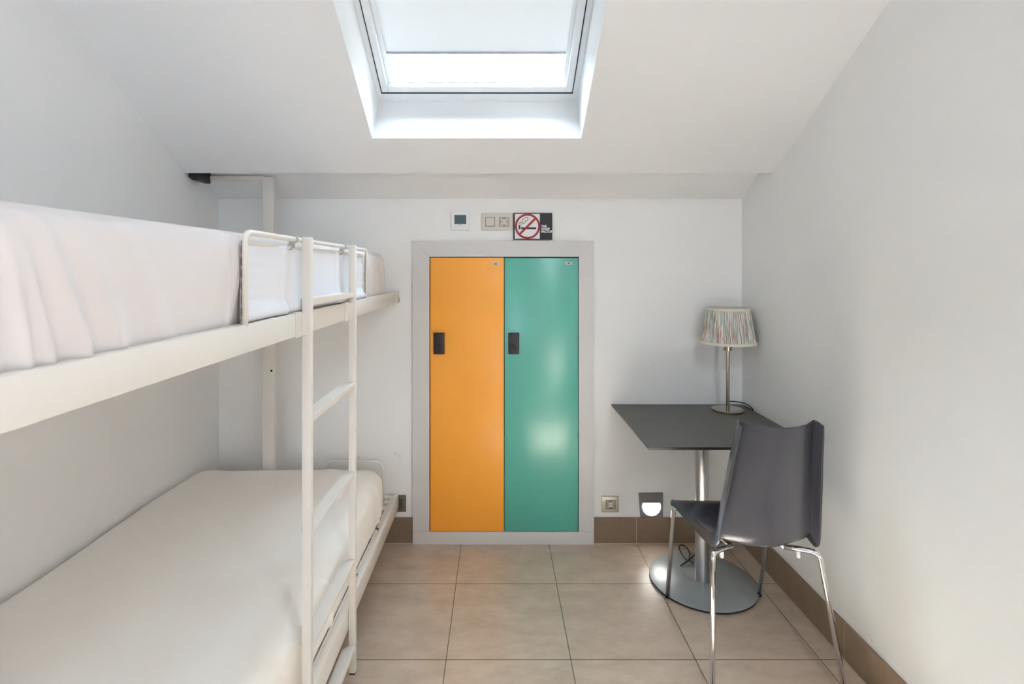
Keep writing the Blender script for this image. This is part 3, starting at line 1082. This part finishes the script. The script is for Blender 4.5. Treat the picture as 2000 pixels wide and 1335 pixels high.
cols = [[p[j] for p in prof] for j in range(6)]
NU = 60
bm = new_bm()
grid = []
for x in ext:
    y, zz, hw, cx, fl, dish = [cr(c_, x) for c_ in cols]
    y2, z2 = cr(cols[0], min(x + 0.05, len(prof) - 1)), cr(cols[1], min(x + 0.05, len(prof) - 1))
    y1_, z1_ = cr(cols[0], max(x - 0.05, 0)), cr(cols[1], max(x - 0.05, 0))
    tg = Vector((0, y2 - y1_, z2 - z1_)).normalized()
    # normal towards the sitter's side (up on the seat, forward on the back)
    nrm = Vector((0, tg.z, -tg.y))
    row = []
    for k in range(NU + 1):
        u = -1 + 2 * k / NU
        au = abs(u)
        off = dish * (au ** 2)
        if au > 0.80:
            tt = (au - 0.80) / 0.20
            xx = (hw - 0.007) + 0.007 * math.sin(min(1.0, tt * 3) * PI / 2) + 0.006 * tt
            off = dish - fl * max(0.0, tt - 0.12) / 0.88 + 0.003 * math.sin(min(1.0, tt * 3) * PI)
        else:
            xx = (hw - 0.007) * au / 0.80
            off = dish * (au / 0.80) ** 2
        sgn = 1 if u > 0 else -1
        p = Vector((cx + sgn * xx, y, zz)) + nrm * off
        # top edge of the back: corners rise a little
        row.append(bm.verts.new(p))
    grid.append(row)
for j in range(len(grid) - 1):
    for k in range(NU):
        f = bm.faces.new((grid[j][k], grid[j][k + 1], grid[j + 1][k + 1], grid[j + 1][k])); f.smooth = True
shell = obj('seat_shell', bm, M_shell, ch)
md = shell.modifiers.new('thickness', 'SOLIDIFY'); md.thickness = 0.0065; md.offset = 0
md = shell.modifiers.new('round', 'BEVEL'); md.width = 0.0022; md.segments = 2; md.limit_method = 'ANGLE'; md.angle_limit = math.radians(50)

LR = 0.0090
legs = {
    'fl': [(0.800, 2.09, 0.425), (0.752, 2.135, 0.4335), (0.728, 2.152, 0.430), (0.734, 2.250, 0.008)],
    'fr': [(1.065, 2.09, 0.425), (1.110, 2.135, 0.4335), (1.132, 2.152, 0.430), (1.136, 2.262, 0.008)],
    'rl': [(0.835, 1.86, 0.427), (0.775, 1.822, 0.436), (0.744, 1.800, 0.434), (0.715, 1.735, 0.008)],
    'rr': [(1.020, 1.86, 0.427), (1.075, 1.822, 0.436), (1.112, 1.800, 0.434), (1.156, 1.735, 0.008)],
}
for key, pts in legs.items():
    bm = new_bm()
    path = arc_path(pts, [0.02, 0.05], 8)
    tube(bm, path, LR, 14)
    lg = obj('leg', bm, M_chrome, ch)
    fb = new_bm()
    f = Vector(pts[3]); dr = (Vector(pts[3]) - Vector(pts[2])).normalized()
    lathe(fb, [(0, 0.0), (0.0085, 0.0), (0.0105, 0.002), (0.0100, 0.012), (0.0, 0.012)], f.x, f.y, 20)
    obj('foot_cap', fb, M_black, lg, sharp=40)
bm = new_bm()
tube(bm, [(0.835, 1.86, 0.427), (0.800, 2.09, 0.425)], LR, 12)
tube(bm, [(1.020, 1.86, 0.427), (1.065, 2.09, 0.425)], LR, 12)
tube(bm, [(0.828, 1.92, 0.427), (1.031, 1.92, 0.427)], LR, 12)
obj('under_frame', bm, M_chrome, ch)
for (x, y) in ((0.792, 1.842), (1.062, 1.842)):
    bm = new_bm()
    lathe(bm, [(0, 0.398), (0.006, 0.398), (0.007, 0.402), (0.007, 0.437), (0, 0.437)], x, y, 16)
    obj('frame_bolt', bm, M_plastic, ch, sharp=40)

# ------------------------------------------------------------------ bunk bed
RX1, RX0 = -0.507, -0.532            # outer and inner face of the side rails
BY0, BY1 = 0.42, 2.688
bed = thing('bunk_bed', 'white steel wall bunk bed frame with guard rail, filling the left side', 'bunk bed', (-0.97, 1.55, 0))


def bar(name, *a, parent=None, m=None, bv=0.002, lab=None):
    b = new_bm(); box(b, *a, bv, 2)
    o = obj(name, b, m or M_metalw, parent if parent is not None else bed, sharp=35)
    if lab:
        o['label'] = lab
    return o


UZ0, UZ1 = 1.243, 1.301
LZ0, LZ1 = 0.185, 0.257
bar('upper_side_rail', RX0, RX1, BY0, BY1, UZ0, UZ1)
bar('lower_side_rail', RX0, RX1, BY0, BY1, LZ0, LZ1)
for (za, zb) in ((UZ0 + 0.005, UZ1 - 0.012), (LZ0 + 0.005, LZ1 - 0.004)):
    nm = 'upper' if za > 1 else 'lower'
    bar(nm + '_end_rail', XL + 0.035, RX0, BY1 - 0.03, BY1, za, zb)
    bar(nm + '_end_rail', XL + 0.035, RX0, BY0, BY0 + 0.03, za, zb)
    bar(nm + '_wall_rail', XL + 0.012, XL + 0.035, BY0, BY1, za, zb)
    for k in range(9):
        yk = BY0 + 0.15 + k * 0.245
        bar('slat', XL + 0.035, RX0, yk, yk + 0.05, zb - 0.018, zb - 0.004, bv=0.001)
# inner ledge of the lower rail where the mattress sits
bar('mattress_ledge', RX0 - 0.006, RX0, BY0, BY1 - 0.03, LZ1 - 0.006, LZ1 + 0.006, bv=0.001)
# posts on the wall side
pxx0, pxx1, pyy0, pyy1 = -1.1385, -1.0865, 2.535, 2.567
po = bar('post', pxx0, pxx1, pyy0, pyy1, 0.0, 1.862)
ho = new_bm()
prism(ho, circ(-1.0985 + 0.003, CAMZ - (723.5 - VY) * 2.535 / FPX, 0.0055, 18), pyy0 - 0.0008, pyy0 + 0.002)
obj('bolt_hole', ho, M_dark, po)
bar('post', pxx0, pxx1, 0.40, 0.418, 0.0, 1.862)
bar('upper_cross_bar', XL + 0.004, pxx0, 2.530, 2.553, 1.8475, 1.868)
# black wall bracket
bm = new_bm()
prism(bm, [(XL + 0.001, 1.905), (XL + 0.001, 1.846), (XL + 0.012, 1.836), (XL + 0.024, 1.829), (XL + 0.048, 1.829), (XL + 0.048, 1.905)], 2.432, 2.535)
obj('wall_bracket', bm, M_black, bed)['label'] = 'black bracket at the ceiling edge'

# hoop at the foot of the lower bed
bm = new_bm()
hy = 2.62
tube(bm, arc_path([(-0.868, hy, LZ1 - 0.01), (-0.868, hy, 0.452), (-0.571, hy, 0.452), (-0.571, hy, LZ1 - 0.01)], 0.055, 10), 0.0068, 12)
obj('mattress_stop_hoop', bm, M_metalw, bed)
bar('hoop_foot_rail', -0.89, RX0, 2.605, 2.635, 0.215, LZ1 - 0.008)

# guard rail: two tubes, the fabric panel laced between
gx = -0.5125
gy0, gy1 = 1.060, 2.048
gz = 1.4885
gr = None
bm = new_bm()
tube(bm, arc_path([(gx, gy0, UZ1 - 0.004), (gx, gy0, gz), (gx, gy1, gz), (gx, gy1, UZ1 - 0.004)], 0.026, 8), 0.0066, 14)
gr = obj('guard_rail', bm, M_metalw, bed)
bm = new_bm()
tube(bm, arc_path([(gx - 0.012, gy0 + 0.014, UZ1 - 0.004), (gx - 0.012, gy0 + 0.014, gz - 0.020), (gx - 0.012, gy1 - 0.014, gz - 0.020), (gx - 0.012, gy1 - 0.014, UZ1 - 0.004)], 0.018, 8), 0.0050, 10)
obj('inner_tube', bm, M_metalw, gr)
# fabric panel
bm = new_bm()
nyy, nz = 90, 22
grid = []
for i in range(nyy + 1):
    fy = i / nyy
    y = gy0 + 0.004 + (gy1 - gy0 - 0.008) * fy
    row = []
    for j in range(nz + 1):
        fz = j / nz
        zz = UZ1 + 0.004 + (gz - 0.022 - UZ1) * fz
        edge = min(fy, 1 - fy) * 12
        puck = 0.0022 * math.sin(fz * 44) * math.exp(-edge * 1.0)
        fold = 0.0075 * math.exp(-((y - 1.27) / 0.016) ** 2) - 0.005 * math.exp(-((y - 1.31) / 0.02) ** 2) + 0.0070 * math.exp(-((y - 1.70) / 0.014) ** 2)
        roll = 0.011 * math.exp(-((fz - 0.06) / 0.085) ** 2)
        nn = 0.007 * noise.noise(Vector((y * 5, zz * 9, 0.3)))
        sh_ = 0.006 * noise.noise(Vector((y * 3 + zz * 11, zz * 4, 4.3)))
        x = gx - 0.012 + puck + fold + roll + nn + sh_
        row.append(bm.verts.new((x, y, zz)))
    grid.append(row)
for i in range(nyy):
    for j in range(nz):
        f = bm.faces.new((grid[i][j], grid[i + 1][j], grid[i + 1][j + 1], grid[i][j + 1])); f.smooth = True
pn = obj('fabric_panel', bm, M_panel, gr)
md = pn.modifiers.new('thickness', 'SOLIDIFY'); md.thickness = 0.002; md.offset = -1
for (yy, sgn) in ((gy0 - 0.006, -1), (gy1 - 0.010, 1)):
    bm = new_bm()
    pts = [(gx - 0.003, yy + 0.0016 * math.sin(k * 1.9), UZ1 + 0.006 + k * 0.0078) for k in range(22)]
    tube(bm, pts, 0.0011, 6)
    obj('lacing', bm, M_stitch, gr)

# lower rail small black marks (screws)
for y in (1.97, 2.32):
    bm = new_bm()
    prism(bm, circ(y, 0.2585, 0.008, 14), RX0 - 0.006, RX0 + 0.004, plane='YZ')
    obj('rail_plug', bm, M_black, bed)
bm = new_bm()
c = Vector((RX1 + 0.001, 2.676, 1.258))
tube(bm, [c + Vector((0.004, 0.0, 0)) + Vector((0, 0.007 * math.cos(a), 0.010 * math.sin(a))) for a in [2 * PI * k / 20 for k in range(20)]], 0.002, 8, closed=True)
tube(bm, [(RX1 - 0.004, 2.676, 1.258), (RX1 + 0.006, 2.676, 1.258)], 0.003, 8)
obj('end_bolt', bm, M_clip, bed)
bar('rail_end_cap', RX0 + 0.001, RX1 + 0.0015, 2.630, BY1 + 0.001, UZ0 - 0.0015, UZ1 + 0.0015, bv=0.003)

# ------------------------------------------------------------------ ladder, hooked on the upper rail
LXA, LXB = -0.5055, -0.4825
ld = thing('ladder', 'white steel ladder hooked over the upper bunk rail', 'ladder', (-0.494, 1.57, 0.03))
ZTL = 1.496
for (ya, yb) in ((1.351, 1.371), (1.775, 1.795)):
    b = new_bm(); box(b, LXA, LXB, ya, yb, 0.040, ZTL, 0.0018, 2)
    o = obj('stile', b, M_metalw, ld, sharp=35)
    b = new_bm(); box(b, LXA + 0.001, LXB - 0.001, ya + 0.001, yb - 0.001, 0.034, 0.0405, 0.001, 1)
    obj('rubber_foot', b, M_black, o)
    # hook over the guard rail tube
    b = new_bm()
    ym = ya - 0.034
    tube(b, [(gx, ym, gz), (gx, ym + 0.009, gz)], 0.0092, 14)
    box(b, gx - 0.014, gx + 0.001, ym + 0.002, ym + 0.007, gz - 0.022, gz, 0.001, 1)
    tube(b, [(gx - 0.012, ym, gz - 0.020), (gx - 0.012, ym + 0.009, gz - 0.020)], 0.0074, 14)
    obj('hook', b, M_clip, ld)
    # bracket round the side rail
    b = new_bm()
    e = 0.003
    y0_, y1_ = ya - 0.040, ya - 0.001
    box(b, RX1, RX1 + e, y0_, y1_, UZ0 - e, UZ1 + e, 0.0008, 1)
    box(b, RX0 - e, RX1, y0_, y1_, UZ1, UZ1 + e, 0.0008, 1)
    box(b, RX1 + e, LXB - 0.004, ya - 0.006, ya - 0.001, UZ0, UZ1, 0.0008, 1)
    obj('rail_bracket', b, M_metalw, ld)
for zt in (1.336, 1.030, 0.727, 0.4285, 0.1355):
    b = new_bm()
    prism(b, [(-0.5040, 1.3715), (-0.4840, 1.3715), (-0.4840, 1.7745), (-0.5045, 1.7745), (-0.5225, 1.756), (-0.5225, 1.390)], zt - 0.018, zt, plane='XY')
    bmesh.ops.bevel(b, geom=list(b.edges), offset=0.0015, segments=2, affect='EDGES')
    obj('rung', b, M_metalw, ld, sharp=35)

# ------------------------------------------------------------------ mattresses in fitted sheets
def mattress(name, x0, x1, y0, y1, z0, z1, rad, folds, mm, seed, bulge=0.0, sag=0.0):
    """closed shell; the cross-section is a rounded rectangle, rounded off in plan at the corners"""
    bm = new_bm()
    ny, nc = 720, 96
    cxm, czm = (x0 + x1) / 2, (z0 + z1) / 2
    hx, hz = (x1 - x0) / 2, (z1 - z0) / 2
    # perimeter sampling: denser on the visible side (right) and top
    per = []
    def seg(p0, p1, n_):
        for k in range(n_):
            t_ = k / n_
            per.append((p0[0] + (p1[0] - p0[0]) * t_, p0[1] + (p1[1] - p0[1]) * t_))
    seg((1, -1), (1, 1), 40); seg((1, 1), (-1, 1), 40); seg((-1, 1), (-1, -1), 10); seg((-1, -1), (1, -1), 12)
    rings = []
    for i in range(ny + 1):
        f = i / ny
        # end rounding
        y = y0 + (y1 - y0) * f
        d = min(y - y0, y1 - y)
        er = 0.09
        inset = 0.0
        if d < er:
            inset = er - math.sqrt(max(er * er - (er - d) ** 2, 0))
        vr = 0.070
        vin = 0.0
        if d < vr:
            vin = vr - math.sqrt(max(vr * vr - (vr - d) ** 2, 0))
        row = []
        for (u, v_) in per:
            ax = hx - inset; az = hz - vin * 0.9
            px_, pz_ = u * ax, v_ * az
            # round the section's corners
            r = min(rad if v_ > 0 else 0.016, ax, az)
            qx, qz = abs(px_) - (ax - r), abs(pz_) - (az - r)
            if qx > 0 and qz > 0:
                m_ = max(qx, qz)
                ln = math.hypot(qx, qz)
                sc = m_ / ln
                px_ = math.copysign(ax - r + qx * sc, px_); pz_ = math.copysign(az - r + qz * sc, pz_)
            p = Vector((cxm + px_, y, czm + pz_))
            if u >= 0.999 and abs(v_) < 1:      # side facing the room
                s_ = (1 - v_ * v_)
                p.x += bulge * s_ + folds(y, v_) * min(1, s_ * 3 + 0.15)
            if v_ > 0.99:
                p.z += 0.0045 * noise.noise(Vector((p.x * 2.2, y * 1.4, seed))) + 0.0016 * noise.noise(Vector((p.x * 16 + y * 3, y * 1.5, seed + 3))) + 0.010 * max(0.0, noise.noise(Vector((p.x * 9 - y * 2.2, y * 0.8, seed + 5))))
                p.z += sag * math.exp(-((p.x - cxm) / 0.3) ** 2)
            row.append(bm.verts.new(p))
        rings.append(row)
    n_ = len(per)
    for i in range(ny):
        for k in range(n_):
            f_ = bm.faces.new((rings[i][k], rings[i][(k + 1) % n_], rings[i + 1][(k + 1) % n_], rings[i + 1][k])); f_.smooth = True
    for r_ in (rings[0], rings[-1]):
        c_ = bm.verts.new(sum((v.co for v in r_), Vector()) / n_)
        for k in range(n_):
            f_ = bm.faces.new((r_[k], r_[(k + 1) % n_], c_)); f_.smooth = True
    return obj(name, bm, mm)


def folds_upper(y, v_):
    s = 0.0
    # long diagonal folds near the head end
    for (yc, am, wd, sl) in ((0.615, 0.009, 0.011, 0.060), (0.665, 0.011, 0.016, 0.075), (0.735, 0.007, 0.020, 0.10), (0.585, 0.008, 0.009, 0.04), (0.84, 0.004, 0.026, 0.12)):
        c_ = yc - sl * (v_ + 1) * 0.5
        s += 1.9 * am * math.exp(-((y - c_) / wd) ** 2) * (0.35 + 0.65 * (1 - (v_ + 1) / 2))
    # gathers pulling down to the rail close to the guard panel and at the foot
    for (yc, am, wd, sl) in ((1.02, 0.004, 0.010, -0.05), (1.045, 0.003, 0.008, -0.035), (2.12, 0.004, 0.014, 0.10), (2.18, 0.005, 0.013, 0.12), (2.25, 0.004, 0.016, 0.12), (2.34, 0.004, 0.014, 0.09), (2.42, 0.004, 0.010, 0.04)):
        c_ = yc - sl * (v_ + 1) * 0.5
        s += 1.5 * am * math.exp(-((y - c_) / wd) ** 2)
    s += 0.004 * noise.noise(Vector((y * 4, v_ * 1.2, 1.7)))
    if 1.03 < y < 2.08:
        s -= 0.006
    return s


def folds_lower(y, v_):
    s = 0.003 * noise.noise(Vector((y * 5, v_ * 1.5, 9.7)))
    for (yc, am, wd, sl) in ((1.69, 0.007, 0.006, 0.06), (1.15, 0.007, 0.006, 0.05), (2.38, 0.004, 0.010, 0.05), (2.30, 0.003, 0.010, 0.05)):
        c_ = yc - sl * (v_ + 1) * 0.5
        s += 1.5 * am * math.exp(-((y - c_) / wd) ** 2)
    return s


mu = mattress('mattress', XL + 0.012, -0.536, 0.46, 2.525, UZ1 - 0.014, 1.492, 0.035, folds_upper, M_sheet, 2.0, bulge=0.012)
tag(mu, 'thick mattress in a rumpled white fitted sheet on the top bunk', 'mattress', None)
ml = mattress('mattress', XL + 0.004, -0.545, 0.46, 2.515, LZ1 - 0.008, 0.466, 0.050, folds_lower, M_sheet2, 8.0, bulge=0.012, sag=0.004)
tag(ml, 'mattress in a smooth cream fitted sheet on the bottom bunk', 'mattress', None)
